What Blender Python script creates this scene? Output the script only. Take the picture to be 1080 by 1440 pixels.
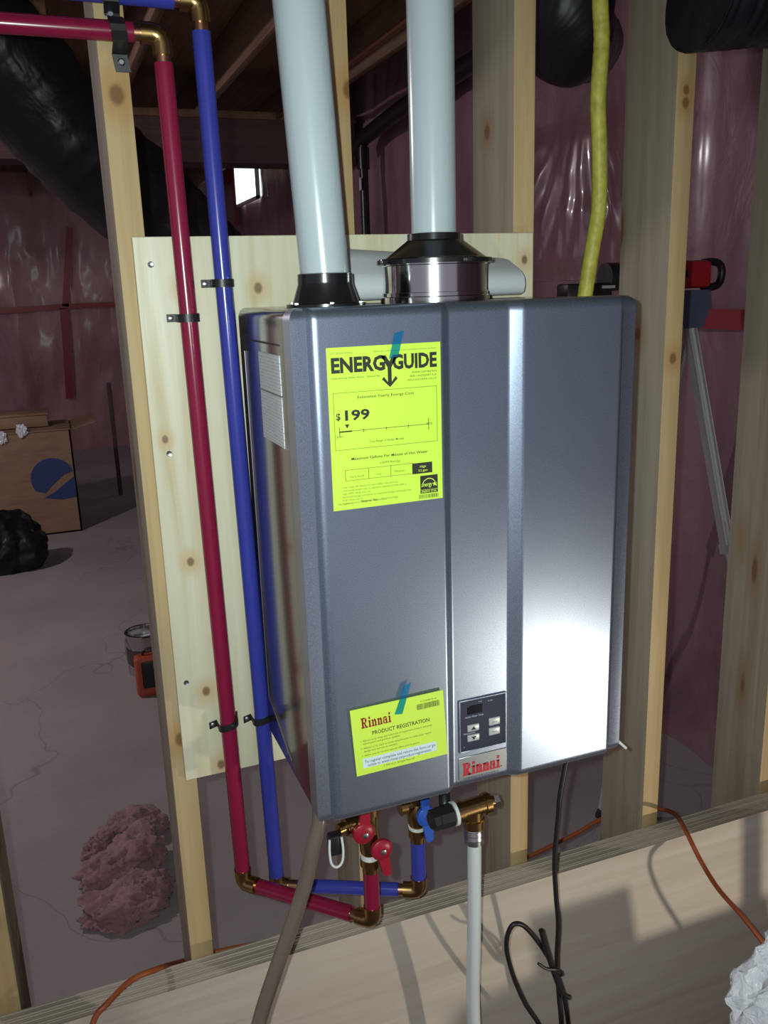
import bpy, bmesh, math, random
from mathutils import Vector, Matrix, noise as mnoise

for o in list(bpy.data.objects):
    bpy.data.objects.remove(o, do_unlink=True)
SC = bpy.context.scene
COL = SC.collection
random.seed(7)

# ------------------------------------------------------------------ camera
CAM = Vector((-.5, -1.2736, 1.7012)); YAW, PITCH, ROLL = .3618, .2525, -.0331; FPX = 1230.0
fwd = Vector((math.sin(YAW)*math.cos(PITCH), math.cos(YAW)*math.cos(PITCH), -math.sin(PITCH)))
rgt0 = Vector((math.cos(YAW), -math.sin(YAW), 0)); up0 = rgt0.cross(fwd)
rgt = math.cos(ROLL)*rgt0 + math.sin(ROLL)*up0
upv = -math.sin(ROLL)*rgt0 + math.cos(ROLL)*up0
cd = bpy.data.cameras.new('camera'); cam = bpy.data.objects.new('camera', cd); COL.objects.link(cam)
M = Matrix((rgt, upv, -fwd)).transposed().to_4x4(); M.translation = CAM
cam.matrix_world = M
cd.sensor_fit = 'VERTICAL'; cd.sensor_height = 24.0; cd.lens = FPX/1440*24.0
cd.clip_start = .01; cd.clip_end = 60
SC.camera = cam

# ------------------------------------------------------------------ world, lights, exposure
w = bpy.data.worlds.new('world'); SC.world = w; w.use_nodes = True
w.node_tree.nodes['Background'].inputs[0].default_value = (.80, .72, .88, 1)
w.node_tree.nodes['Background'].inputs[1].default_value = .34

def add_light(name, kind, loc, energy, color, radius, target=None, cone=None, blend=.5):
    l = bpy.data.lights.new(name, kind); l.energy = energy; l.color = color
    l.shadow_soft_size = radius
    o = bpy.data.objects.new(name, l); COL.objects.link(o); o.location = loc
    if target is not None:
        o.rotation_euler = (Vector(target)-Vector(loc)).to_track_quat('-Z', 'Y').to_euler()
    if cone: l.spot_size = cone; l.spot_blend = blend
    return o
# the phone's flash, just beside the lens
add_light('phone_flash', 'SPOT', CAM - rgt*.028 + upv*.012, 50, (.84, 1.0, .93), .006, CAM+fwd*1.0+upv*.06-rgt*.05, math.radians(108), 1.0)
# clamp work lamp standing low on the right, outside the frame
add_light('work_lamp', 'SPOT', (.88, -1.43, .507), 31, (1.0, .94, .76), .022, (.42, -.1, .70), math.radians(84), 1.0)
# unseen fill light added high on the left to brighten the room beyond
add_light('room_fill', 'POINT', (-2.3, 3.0, 2.55), 88, (1.0, .90, .92), .05)
SC.view_settings.view_transform = 'Standard'; SC.view_settings.look = 'None'
SC.view_settings.exposure = 0.0; SC.view_settings.gamma = 1.0
SC.view_settings.use_curve_mapping = False

def at(px, py, X=None, Y=None, Z=None):
    """ray through a photo pixel met with one world plane -> world point"""
    d = fwd + rgt*((px-540)/FPX) - upv*((py-720)/FPX)
    if Y is not None: t = (Y-CAM.y)/d.y
    elif X is not None: t = (X-CAM.x)/d.x
    else: t = (Z-CAM.z)/d.z
    return CAM + d*t

# ------------------------------------------------------------------ materials
MATS = {}
def pm(name, color, rough=.5, metal=0., spec=.5, coat=0., coat_rough=.1, trans=0., sheen=0., alpha=1., ior=None, emit=None, estr=0.):
    m = bpy.data.materials.new(name); m.use_nodes = True
    b = m.node_tree.nodes['Principled BSDF']
    b.inputs['Base Color'].default_value = (*color, 1); b.inputs['Roughness'].default_value = rough
    b.inputs['Metallic'].default_value = metal; b.inputs['Specular IOR Level'].default_value = spec
    b.inputs['Coat Weight'].default_value = coat; b.inputs['Coat Roughness'].default_value = coat_rough
    b.inputs['Transmission Weight'].default_value = trans; b.inputs['Sheen Weight'].default_value = sheen
    b.inputs['Alpha'].default_value = alpha
    if ior: b.inputs['IOR'].default_value = ior
    if emit: b.inputs['Emission Color'].default_value = (*emit, 1); b.inputs['Emission Strength'].default_value = estr
    MATS[name] = m
    return m
class NT:
    def __init__(s, m): s.nt = m.node_tree; s.b = s.nt.nodes['Principled BSDF']
    def n(s, t, **kw):
        nd = s.nt.nodes.new(t)
        for k, v in kw.items(): setattr(nd, k, v)
        return nd
    def l(s, a, b): s.nt.links.new(a, b)
    def pos(s, scale=(1, 1, 1), loc=(0, 0, 0), rot=(0, 0, 0)):
        g = s.n('ShaderNodeNewGeometry'); mp = s.n('ShaderNodeMapping')
        mp.inputs['Scale'].default_value = scale; mp.inputs['Location'].default_value = loc; mp.inputs['Rotation'].default_value = rot
        s.l(g.outputs['Position'], mp.inputs['Vector']); return mp.outputs[0]
    def noise(s, vec, scale=1, detail=4, rough=.55, dist=0):
        nd = s.n('ShaderNodeTexNoise'); nd.inputs['Scale'].default_value = scale; nd.inputs['Detail'].default_value = detail
        nd.inputs['Roughness'].default_value = rough; nd.inputs['Distortion'].default_value = dist
        s.l(vec, nd.inputs['Vector']); return nd.outputs['Fac']
    def ramp(s, fac, stops):
        r = s.n('ShaderNodeValToRGB'); e = r.color_ramp.elements
        while len(e) < len(stops): e.new(.5)
        for el, (p, c) in zip(e, stops): el.position = p; el.color = (*c, 1)
        s.l(fac, r.inputs[0]); return r.outputs[0]
    def mrange(s, v, a, b, c=0., d=1.):
        r = s.n('ShaderNodeMapRange'); r.interpolation_type = 'SMOOTHSTEP'
        for i, x in zip((1, 2, 3, 4), (a, b, c, d)): r.inputs[i].default_value = x
        s.l(v, r.inputs[0]); return r.outputs[0]
    def math(s, op, a, b=None):
        r = s.n('ShaderNodeMath', operation=op)
        for i, x in enumerate((a, b)):
            if x is None: continue
            if isinstance(x, (int, float)): r.inputs[i].default_value = x
            else: s.l(x, r.inputs[i])
        return r.outputs[0]
    def mix(s, fac, a, b):
        r = s.n('ShaderNodeMix', data_type='RGBA')
        for i, x in ((0, fac), (6, a), (7, b)):
            if isinstance(x, (int, float)): r.inputs[i].default_value = x
            elif isinstance(x, tuple): r.inputs[i].default_value = (*x, 1)
            else: s.l(x, r.inputs[i])
        return r.outputs[2]
    def color(s, c): s.l(c, s.b.inputs['Base Color'])
    def bump(s, h, strength=.3, dist=.01):
        bp = s.n('ShaderNodeBump'); bp.inputs['Strength'].default_value = strength; bp.inputs['Distance'].default_value = dist
        s.l(h, bp.inputs['Height']); s.l(bp.outputs[0], s.b.inputs['Normal']); return bp

def wood(name, light, mid, dark, axis='z', knots=(), voro=None, rough=.55, grain=1.0, spec=.3, stain=0.):
    m = pm(name, light, rough, spec=spec); t = NT(m)
    sc = {'z': (38, 38, 1.6), 'x': (1.6, 38, 38), 'y': (38, 1.6, 38)}[axis]
    g = t.noise(t.pos(sc), 1, 5, .6, .6)
    col = t.ramp(g, [(.25, dark), (.48, mid), (.7, light)])
    st_ = t.noise(t.pos((2.3, 2.3, 1.1), (7, 1, 3)), 1, 3, .5)
    col = t.mix(t.mrange(st_, .50, .72, 0, .5*stain), col, (.30, .27, .23))
    sc2 = {'z': (7, 7, .8), 'x': (.8, 7, 7), 'y': (7, .8, 7)}[axis]
    g2 = t.noise(t.pos(sc2, (3, 5, 1)), 1, 3, .5, 1.5)
    col = t.mix(t.mrange(g2, .35, .7, 0, .45*grain), col, mid)
    kc = (.17, .075, .03)
    hc = tuple(a*b for a, b in zip(mid, (.88, .66, .42)))
    mask = None
    def addm(a):
        nonlocal mask
        mask = a if mask is None else t.math('MAXIMUM', mask, a)
    st = {'z': (1, 1, .75), 'x': (.75, 1, 1), 'y': (1, .75, 1)}[axis]
    halo = None
    for (kx, ky, kz, kr) in knots:
        vm = t.n('ShaderNodeVectorMath', operation='DISTANCE')
        t.l(t.pos(st), vm.inputs[0]); vm.inputs[1].default_value = (kx*st[0], ky*st[1], kz*st[2])
        addm(t.mrange(vm.outputs['Value'], kr, kr*.45))
        h = t.mrange(vm.outputs['Value'], kr*3.2, kr*.8)
        halo = h if halo is None else t.math('MAXIMUM', halo, h)
    if voro:
        v = t.n('ShaderNodeTexVoronoi'); v.inputs['Scale'].default_value = 1
        t.l(t.pos(voro), v.inputs['Vector'])
        addm(t.mrange(v.outputs['Distance'], .10, .05))
        h = t.mrange(v.outputs['Distance'], .26, .08)
        halo = h if halo is None else t.math('MAXIMUM', halo, h)
    if halo is not None:
        col = t.mix(t.math('MULTIPLY', halo, .6), col, hc)
        col = t.mix(t.math('MULTIPLY', mask, .8), col, kc)
    t.color(col); t.bump(g, .12, .004)
    return m

KNOTS_PLY = [(-.3103, 0, 1.7088, .007), (-.33, 0, 1.3113, .007), (-.3242, 0, 1.0988, .008), (-.3111, 0, .9681, .008), (-.2432, 0, 1.6465, .005),
             (-.1997, 0, 1.7045, .008), (-.2252, 0, 1.6102, .006), (-.350, 0, 1.4984, .006), (-.205, 0, 1.09, .006), (.236, 0, 1.735, .007), (-.30, 0, 1.18, .005)]
wood('stud_wood', (.64, .48, .27), (.54, .38, .195), (.38, .25, .115), 'z', voro=(9, 9, 2.3), knots=[(-.3683, .012, 1.955, .013), (-.3683, .012, 1.02, .012), (.2411, .05, .90, .012), (-.045, .012, 1.975, .013), (.527, .09, 1.60, .012), (.546, .012, 1.56, .010), (.546, .012, 1.98, .009), (.546, .012, 2.0, .008), (.222, .10, 1.94, .012)], rough=.6, stain=1.)
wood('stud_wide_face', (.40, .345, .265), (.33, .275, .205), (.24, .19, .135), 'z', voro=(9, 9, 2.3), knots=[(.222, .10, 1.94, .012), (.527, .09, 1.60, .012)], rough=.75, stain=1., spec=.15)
wood('plywood_face', (.80, .77, .62), (.73, .66, .48), (.58, .47, .28), 'z', knots=KNOTS_PLY, rough=.36, grain=1.0, spec=.6, stain=.3)
wood('sheet_face', (.62, .54, .47), (.56, .47, .40), (.49, .39, .32), 'x', rough=.6, grain=.8)
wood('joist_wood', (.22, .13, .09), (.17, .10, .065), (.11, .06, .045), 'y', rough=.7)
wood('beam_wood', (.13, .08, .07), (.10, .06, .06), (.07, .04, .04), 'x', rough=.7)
wood('board_dark', (.30, .19, .11), (.22, .13, .08), (.14, .08, .05), 'z', rough=.7)
def edge_mat():
    m = pm('plywood_edge', (.6, .5, .38), .7); t = NT(m)
    g = t.noise(t.pos((2, 40, 40)), 1, 4)
    t.color(t.ramp(g, [(.3, (.55, .46, .38)), (.6, (.72, .63, .54))])); t.bump(g, .4, .004)
edge_mat(); pm('plywood_edge_dark', (.42, .34, .28), .75)

def metal_paint():
    m = pm('silver_grey_paint', (.38, .42, .52), .33, .85, coat=.1, coat_rough=.25); t = NT(m)
    n1 = t.noise(t.pos((900, 900, 900)), 1, 2); n2 = t.noise(t.pos((5, 5, 3)), 1, 3)
    t.color(t.ramp(n1, [(.35, (.27, .31, .41)), (.65, (.39, .445, .585))]))
    t.l(t.mrange(n2, .3, .7, .32, .355), t.b.inputs['Roughness'])
metal_paint()
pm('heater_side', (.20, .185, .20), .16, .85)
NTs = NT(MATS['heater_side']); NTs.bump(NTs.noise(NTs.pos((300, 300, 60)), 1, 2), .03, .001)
pm('seam_dark', (.02, .018, .025), .6)
pm('panel_strip', (.30, .31, .33), .35, .6)
pm('control_blue', (.045, .048, .075), .6, spec=.2)
pm('display_black', (.008, .006, .012), .15)
pm('button_grey', (.52, .54, .54), .35, .2)
pm('print_light', (.62, .65, .68), .5)
pm('print_dark', (.03, .028, .02), .6)
pm('print_soft', (.11, .12, .03), .6)
pm('print_grey', (.16, .16, .19), .6)
pm('print_red', (.52, .012, .03), .5)
pm('print_maroon', (.30, .012, .02), .5)
pm('label_yellow', (.66, .92, .085), .45, emit=None)
pm('card_yellow', (.68, .90, .09), .5)
pm('card_white', (.70, .82, .88), .5)
pm('sticker_white', (.66, .68, .74), .4)
pm('painter_tape', (.10, .40, .70), .6)
def tape_film():
    nt = MATS['painter_tape'].node_tree; out = nt.nodes['Material Output']; b = nt.nodes['Principled BSDF']
    tr = nt.nodes.new('ShaderNodeBsdfTransparent'); tr.inputs[0].default_value = (.40, .80, .95, 1)
    mx = nt.nodes.new('ShaderNodeMixShader'); mx.inputs[0].default_value = .14
    nt.links.new(tr.outputs[0], mx.inputs[1]); nt.links.new(b.outputs[0], mx.inputs[2]); nt.links.new(mx.outputs[0], out.inputs[0])
tape_film()
def pvc():
    m = pm('pvc_white', (.64, .70, .72), .22, spec=.6); t = NT(m)
    n = t.noise(t.pos((60, 60, 25)), 1, 5); n2 = t.noise(t.pos((9, 9, 5)), 1, 3)
    c = t.mix(t.mrange(n, .68, .76, 0, .45), (.48, .545, .59), (.26, .27, .30))
    t.color(t.mix(t.mrange(n2, .45, .75, 0, .25), c, (.42, .48, .54)))
pvc()
pm('rubber_black', (.012, .011, .014), .22, spec=.6)
pm('galvanised', (.62, .62, .62), .14, 1.0)
pm('steel', (.55, .56, .58), .3, 1.0)
pm('aluminium', (.60, .58, .60), .45, .5)
def pex(name, c):
    m = pm(name, c, .22, spec=.5); t = NT(m)
    n = t.noise(t.pos((20, 20, 6)), 1, 3)
    t.color(t.ramp(n, [(.3, tuple(x*.85 for x in c)), (.7, c)]))
pex('pex_red', (.27, .012, .05)); pex('pex_blue', (.045, .055, .38))
pm('brass', (.42, .27, .11), .28, 1.0); pm('copper', (.50, .26, .15), .32, 1.0)
pm('plastic_black', (.016, .014, .018), .4)
pm('plastic_red', (.34, .01, .03), .35); pm('plastic_blue', (.03, .10, .50), .35)
pm('ptfe_white', (.75, .76, .76), .5)
pm('white_pipe', (.68, .72, .74), .35)
def csst():
    m = pm('yellow_jacket', (.62, .56, .05), .5); t = NT(m)
    n = t.noise(t.pos((80, 80, 60)), 1, 4)
    t.color(t.ramp(n, [(.3, (.34, .31, .04)), (.65, (.54, .49, .085))])); t.bump(n, .25, .003)
csst()
pm('vinyl_hose', (.30, .24, .20), .18, trans=.55, ior=1.35)
pm('cord_black', (.014, .011, .014), .45); pm('cord_orange', (.38, .085, .025), .45)
pm('paper', (.66, .66, .72), .6)
def concrete():
    m = pm('concrete', (.40, .37, .38), .75); t = NT(m)
    n = t.noise(t.pos((1.2, 1.2, 1.2)), 1, 5); n2 = t.noise(t.pos((30, 30, 30)), 1, 4)
    c = t.ramp(n, [(.3, (.34, .30, .31)), (.7, (.46, .42, .42))])
    v = t.n('ShaderNodeTexVoronoi', feature='DISTANCE_TO_EDGE'); v.inputs['Scale'].default_value = .55
    wv = t.n('ShaderNodeVectorMath', operation='ADD'); nz = t.n('ShaderNodeTexNoise'); nz.inputs['Scale'].default_value = 2.2
    g = t.pos(); t.l(g, nz.inputs['Vector']); t.l(g, wv.inputs[0]); t.l(nz.outputs['Color'], wv.inputs[1]); t.l(wv.outputs[0], v.inputs['Vector'])
    c = t.mix(t.mrange(v.outputs['Distance'], .004, .0, 0, .45), c, (.16, .13, .14))
    t.color(t.mix(t.mrange(n2, .55, .75, 0, .18), c, (.25, .22, .23)))
    t.bump(n2, .15, .003)
concrete()
def plastic_wall(name, a, b, c, wr):
    m = pm(name, a, .45, spec=.4, coat=.35, coat_rough=.16); t = NT(m)
    n = t.noise(t.pos((2.2, 2.2, 1.1)), 1, 4, .6, .8)
    t.color(t.ramp(n, [(.28, c), (.5, a), (.72, b)]))
    n2 = t.noise(t.pos(wr), 1, 3, .5, 2.2); n3 = t.noise(t.pos((wr[0]*.35, wr[1]*.35, wr[2]*.5)), 1, 2, .5, 1.0)
    hgt = t.math('ADD', n2, t.math('MULTIPLY', n3, 3.))
    t.bump(hgt, .35, .02)
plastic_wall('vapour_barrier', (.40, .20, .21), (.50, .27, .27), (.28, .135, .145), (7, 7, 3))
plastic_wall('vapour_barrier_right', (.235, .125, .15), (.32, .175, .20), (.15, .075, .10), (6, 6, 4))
pm('loose_plastic', (.25, .13, .15), .3, spec=.6, coat=1., coat_rough=.06)
pm('red_tape', (.26, .008, .022), .35)
pm('window_glass', (.8, .95, 1), .3, emit=(.82, 1.0, 1.0), estr=4.0)
pm('window_frame', (.6, .6, .66), .4)
def blackwrap(name, c):
    m = pm(name, c, .42, spec=.35); t = NT(m)
    n = t.noise(t.pos((7, 7, 7)), 1, 3, .5, 1.0); t.bump(n, .45, .03)
blackwrap('black_wrap', (.014, .012, .018))
pm('abs_black', (.012, .010, .014), .3)
def cardboard():
    m = pm('cardboard', (.33, .21, .13), .75); t = NT(m)
    n = t.noise(t.pos((6, 6, 30)), 1, 4); t.color(t.ramp(n, [(.3, (.27, .17, .11)), (.7, (.37, .24, .15))]))
cardboard()
pm('box_blue', (.035, .06, .20), .6)
pm('foil', (.85, .9, .95), .4, .2)
pm('tool_red', (.50, .02, .03), .4); pm('tool_orange', (.42, .07, .03), .5); pm('head_blue', (.10, .12, .20), .5)
def insul():
    m = pm('pink_fibre', (.46, .24, .26), .95, sheen=.3); t = NT(m)
    n = t.noise(t.pos((14, 14, 14)), 1, 5, .65); t.color(t.ramp(n, [(.3, (.27, .135, .155)), (.7, (.45, .25, .265))]))
    t.bump(t.noise(t.pos((45, 45, 45)), 1, 3), .5, .015)
insul()
def bag():
    m = pm('white_bag', (.70, .70, .76), .35, spec=.5); t = NT(m)
    t.bump(t.noise(t.pos((22, 22, 22)), 1, 4, .6, 1.2), .5, .02)
bag()
def rating_print():
    m = MATS['sticker_white']; t = NT(m)
    br = t.n('ShaderNodeTexBrick'); br.offset = .37; br.inputs['Scale'].default_value = 1
    br.inputs['Mortar Size'].default_value = .0016; br.inputs['Brick Width'].default_value = .0085; br.inputs['Row Height'].default_value = .0042
    br.inputs['Color1'].default_value = (.30, .31, .36, 1); br.inputs['Color2'].default_value = (.55, .57, .63, 1); br.inputs['Mortar'].default_value = (.66, .68, .74, 1)
    g = t.n('ShaderNodeNewGeometry'); sx = t.n('ShaderNodeSeparateXYZ'); cx = t.n('ShaderNodeCombineXYZ')
    t.l(g.outputs['Position'], sx.inputs[0]); t.l(sx.outputs[1], cx.inputs[0]); t.l(sx.outputs[2], cx.inputs[1])
    t.l(cx.outputs[0], br.inputs['Vector']); t.color(br.outputs['Color'])
rating_print()

# ------------------------------------------------------------------ mesh helpers (world coordinates in, local coordinates out)
ORG = {}
class MB:
    def __init__(s): s.v = []; s.f = []
    def add(s, vs, fs):
        k = len(s.v); s.v += [tuple(v) for v in vs]; s.f += [tuple(i+k for i in f) for f in fs]; return s
    def bm(s, b):
        b.verts.index_update(); return s.add([v.co for v in b.verts], [[v.index for v in f.verts] for f in b.faces])
    def box(s, x0, x1, y0, y1, z0, z1, bev=0., seg=2):
        b = bmesh.new(); bmesh.ops.create_cube(b, size=1)
        for v in b.verts: v.co = Vector(((x0+x1)/2+v.co.x*(x1-x0), (y0+y1)/2+v.co.y*(y1-y0), (z0+z1)/2+v.co.z*(z1-z0)))
        if bev: bmesh.ops.bevel(b, geom=b.edges[:], offset=bev, segments=seg, affect='EDGES', profile=.5)
        s.bm(b); b.free(); return s
    def obox(s, c, ax, ay, az, bev=0.):
        """oriented box: centre and three half-axis vectors"""
        b = bmesh.new(); bmesh.ops.create_cube(b, size=2)
        c, ax, ay, az = Vector(c), Vector(ax), Vector(ay), Vector(az)
        for v in b.verts: v.co = c+ax*v.co.x+ay*v.co.y+az*v.co.z
        if bev: bmesh.ops.bevel(b, geom=b.edges[:], offset=bev, segments=2, affect='EDGES', profile=.5)
        bmesh.ops.recalc_face_normals(b, faces=b.faces); s.bm(b); b.free(); return s
    def tube(s, path, r, seg=16, cap=True):
        P = [Vector(p) for p in path]; n = len(P)
        rs = r if isinstance(r, (list, tuple)) else [r]*n
        vs = []; fs = []
        T0 = (P[1]-P[0]).normalized(); N = T0.orthogonal().normalized()
        for i in range(n):
            T = ((P[min(i+1, n-1)]-P[max(i-1, 0)])).normalized()
            N = (N - T*N.dot(T)).normalized(); B = T.cross(N)
            for k in range(seg):
                a = 2*math.pi*k/seg; vs.append(P[i]+(N*math.cos(a)+B*math.sin(a))*rs[i])
        for i in range(n-1):
            for k in range(seg):
                a, b = i*seg+k, i*seg+(k+1) % seg
                fs.append((a, b, b+seg, a+seg))
        if cap: fs.append(tuple(range(seg-1, -1, -1))); fs.append(tuple(range((n-1)*seg, n*seg)))
        return s.add(vs, fs)
    def lathe(s, base, axis, prof, seg=32, cap=True):
        """prof: list of (distance along axis, radius)"""
        A = Vector(axis).normalized(); N = A.orthogonal().normalized(); B = A.cross(N); base = Vector(base)
        vs = []; fs = []; n = len(prof)
        for (h, r) in prof:
            for k in range(seg):
                a = 2*math.pi*k/seg; vs.append(base+A*h+(N*math.cos(a)+B*math.sin(a))*r)
        for i in range(n-1):
            for k in range(seg):
                a, b = i*seg+k, i*seg+(k+1) % seg
                fs.append((a, b, b+seg, a+seg))
        if cap: fs.append(tuple(range(seg-1, -1, -1))); fs.append(tuple(range((n-1)*seg, n*seg)))
        return s.add(vs, fs)
    def prism(s, poly, o, u, v, n, t):
        """2-D polygon in plane (o,u,v) given thickness t along n"""
        o, u, v, n = Vector(o), Vector(u), Vector(v), Vector(n); k = len(poly)
        a = [o+u*p[0]+v*p[1] for p in poly]; b = [q+n*t for q in a]
        fs = [tuple(range(k-1, -1, -1)), tuple(range(k, 2*k))] + [(i, (i+1) % k, (i+1) % k+k, i+k) for i in range(k)]
        return s.add(a+b, fs)
    def build(s, name, mat, parent=None, smooth=True, angle=40, base=None):
        if parent is not None: org = ORG[parent.name]
        else: org = Vector(base) if base is not None else Vector((0, 0, 0))
        own = org if base is None or parent is None else Vector(base)
        me = bpy.data.meshes.new(name); me.from_pydata([Vector(v)-own for v in s.v], [], s.f); me.update()
        b = bmesh.new(); b.from_mesh(me); bmesh.ops.recalc_face_normals(b, faces=b.faces); b.to_mesh(me); b.free()
        if smooth:
            me.polygons.foreach_set('use_smooth', [True]*len(me.polygons)); me.set_sharp_from_angle(angle=math.radians(angle))
        me.materials.append(MATS[mat])
        o = bpy.data.objects.new(name, me); COL.objects.link(o)
        if parent is not None: o.parent = parent; o.location = own-org
        else: o.location = own
        ORG[o.name] = own
        return o
def tag(o, label=None, cat=None, group=None, kind=None):
    if label: o['label'] = label
    if cat: o['category'] = cat
    if group: o['group'] = group
    if kind: o['kind'] = kind
    return o
def thing(name, base, label=None, cat=None, group=None, kind=None):
    o = bpy.data.objects.new(name, None); COL.objects.link(o); o.location = base; o.empty_display_size = .05
    ORG[o.name] = Vector(base); return tag(o, label, cat, group, kind)
def spline(pts, n=8):
    P = [Vector(p) for p in pts]; out = []
    for i in range(len(P)-1):
        p0, p1, p2, p3 = P[max(i-1, 0)], P[i], P[i+1], P[min(i+2, len(P)-1)]
        for k in range(n):
            t = k/n
            out.append(.5*((2*p1)+(p2-p0)*t+(2*p0-5*p1+4*p2-p3)*t*t+(3*p1-p0-3*p2+p3)*t**3))
    out.append(P[-1]); return out
def text2d(string, size, bold=0., width=None, res=2, align='LEFT'):
    """flat lettering -> (verts2d, faces); size is cap height"""
    cu = bpy.data.curves.new('t', 'FONT'); cu.body = string; cu.size = 1; cu.resolution_u = res; cu.offset = bold; cu.fill_mode = 'FRONT'
    ob = bpy.data.objects.new('t', cu); me = bpy.data.meshes.new_from_object(ob)
    vs = [(v.co.x, v.co.y) for v in me.vertices]; fs = [tuple(p.vertices) for p in me.polygons]
    bpy.data.objects.remove(ob); bpy.data.curves.remove(cu); bpy.data.meshes.remove(me)
    k = size/.70
    vs = [(x*k, y*k) for x, y in vs]
    if vs:
        x0 = min(v[0] for v in vs); x1 = max(v[0] for v in vs); wd = max(x1-x0, 1e-6)
        sx = (width/wd) if width else 1
        off = {'LEFT': 0, 'CENTER': -.5, 'RIGHT': -1.}[align]*wd*sx
        vs = [((x-x0)*sx+off, y) for x, y in vs]
    return vs, fs
def put_text(mb, string, o, u, v, size, **kw):
    vs, fs = text2d(string, size, **kw); o, u, v = Vector(o), Vector(u), Vector(v)
    mb.add([o+u*a+v*b for a, b in vs], fs)
UX, UZ = Vector((1, 0, 0)), Vector((0, 0, 1))
def grid(nx, ny, fn):
    vs = [fn(i/nx, j/ny) for j in range(ny+1) for i in range(nx+1)]
    fs = [(j*(nx+1)+i, j*(nx+1)+i+1, (j+1)*(nx+1)+i+1, (j+1)*(nx+1)+i) for j in range(ny) for i in range(nx)]
    return vs, fs
def fbm(p, s=1., o=4): return mnoise.fractal(Vector(p)*s, 1., 2., o)

# ------------------------------------------------------------------ the room
XR, YF, ZC = 1.55, 9.2, 2.74
floor = tag(MB().box(-6, 2.2, -3.5, YF+.3, -.12, 0).build('floor', 'concrete', smooth=False), 'bare grey concrete basement floor', kind='structure')
def wr_fn(i, j):
    y = -3.5+(i**.0 if False else i)*(YF+3.5); z = .0+j*2.98
    d = .030*fbm((y*1.3, z*.7, 3), 1.0)+.012*fbm((y*5, z*1.6, 9))
    s = math.sin((y+.1)/.61*math.pi)
    return (XR+.03-.028*abs(s)**.5+d*.9, y, z)
vs, fs = grid(420, 90, wr_fn)
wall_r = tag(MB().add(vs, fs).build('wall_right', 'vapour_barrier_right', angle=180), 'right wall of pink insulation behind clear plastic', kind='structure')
def fold_fn(i, j):
    y = 1.25+i*1.15; z = 1.70+j*.62; b = wr_fn((y+3.5)/(YF+3.5), z/2.98)
    e = min(1., 6*min(i, 1-i, j, 1-j)); e = e*e*(3-2*e)
    # gathers fanning out from a pinched point up on the wall
    a = math.atan2(y-1.80, 2.55-z); rr = math.hypot(y-1.80, 2.55-z)
    k = math.sin(a*34+3*mnoise.noise(Vector((y*3, z*3, 1.))))*.5+.8*mnoise.noise(Vector((a*13, rr*3.0, 4.)))+.5*mnoise.noise(Vector((y*14, z*9, 2.)))
    return (b[0]-.008-e*(.014+.017*k*max(0., 1-abs(z-1.97)/.30)), y, z)
vs, fs = grid(150, 70, fold_fn)
MB().add(vs, fs).build('loose_fold', 'loose_plastic', wall_r, angle=180)
MB().box(XR+.10, XR+.25, -3.5, YF+.3, 0, 2.98).build('foundation', 'concrete', wall_r, smooth=False)
def wf_fn(i, j):
    x = -6+i*7.6; z = j*2.98
    s = math.sin((x+.1)/.61*math.pi)
    return (x, YF-.03+.035*abs(s)**.5+.035*fbm((x*1.2, z*.6, 7))+.015*fbm((x*4, z*1.2, 1)), z)
vs, fs = grid(200, 80, wf_fn)
wall_f = tag(MB().add(vs, fs).build('wall_far', 'vapour_barrier', angle=180), 'far wall of pink insulation behind clear plastic', kind='structure')
MB().box(-6, XR+.25, YF+.10, YF+.25, 0, 2.98).build('foundation', 'concrete', wall_f, smooth=False)
def tape_y(y, pts, wd, parent, nm='seam_tape'):
    """strip of tape on the far wall through points (x,z)"""
    P = [Vector((p[0], y, p[1])) for p in pts]; mb = MB()
    for a, b in zip(P, P[1:]):
        t = (b-a).normalized(); n = t.cross(Vector((0, 1, 0))).normalized()*wd/2
        mb.prism([(0, 0)], a, UX, UZ, (0, 1, 0), .01) if False else mb.obox((a+b)/2, (b-a)/2, n, (0, .004, 0))
    return mb.build(nm, 'red_tape', parent, smooth=False)
tape_y(YF-.085, [(-1.9, 1.56), (-.9, 1.575), (-.2, 1.60), (.42, 1.60)], .055, wall_f)
tape_y(YF-.085, [(-.06, 2.42), (-.13, 2.0), (-.20, 1.60)], .07, wall_f)
tape_y(YF-.085, [(-.22, 1.58), (-.24, 1.1), (-.27, .60)], .085, wall_f)
MB().box(XR-.035, XR-.028, .3, 2.6, 1.535, 1.597).build('seam_tape', 'red_tape', wall_r, smooth=False)
MB().box(XR-.035, XR-.028, 7.98, 8.10, 2.35, 2.93).build('seam_tape', 'red_tape', wall_r, smooth=False)
MB().box(XR-.035, XR-.028, 8.1, 9.0, 2.80, 2.90).build('seam_tape', 'red_tape', wall_r, smooth=False)
# basement window high on the right wall
win = thing('window_1', (XR, 7.5, 2.52), 'small bright basement window high on the wall', kind='structure')
MB().box(XR-.04, XR-.03, 7.08, 7.93, 2.545, 2.93).build('pane', 'window_glass', win, smooth=False)
fr = MB()
for a in ((7.05, 7.08, 2.52, 2.95), (7.93, 7.97, 2.52, 2.95), (7.05, 7.97, 2.52, 2.545), (7.05, 7.97, 2.93, 2.95)): fr.box(XR-.045, XR-.01, *a)
fr.build('frame', 'window_frame', win, smooth=False)
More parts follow.
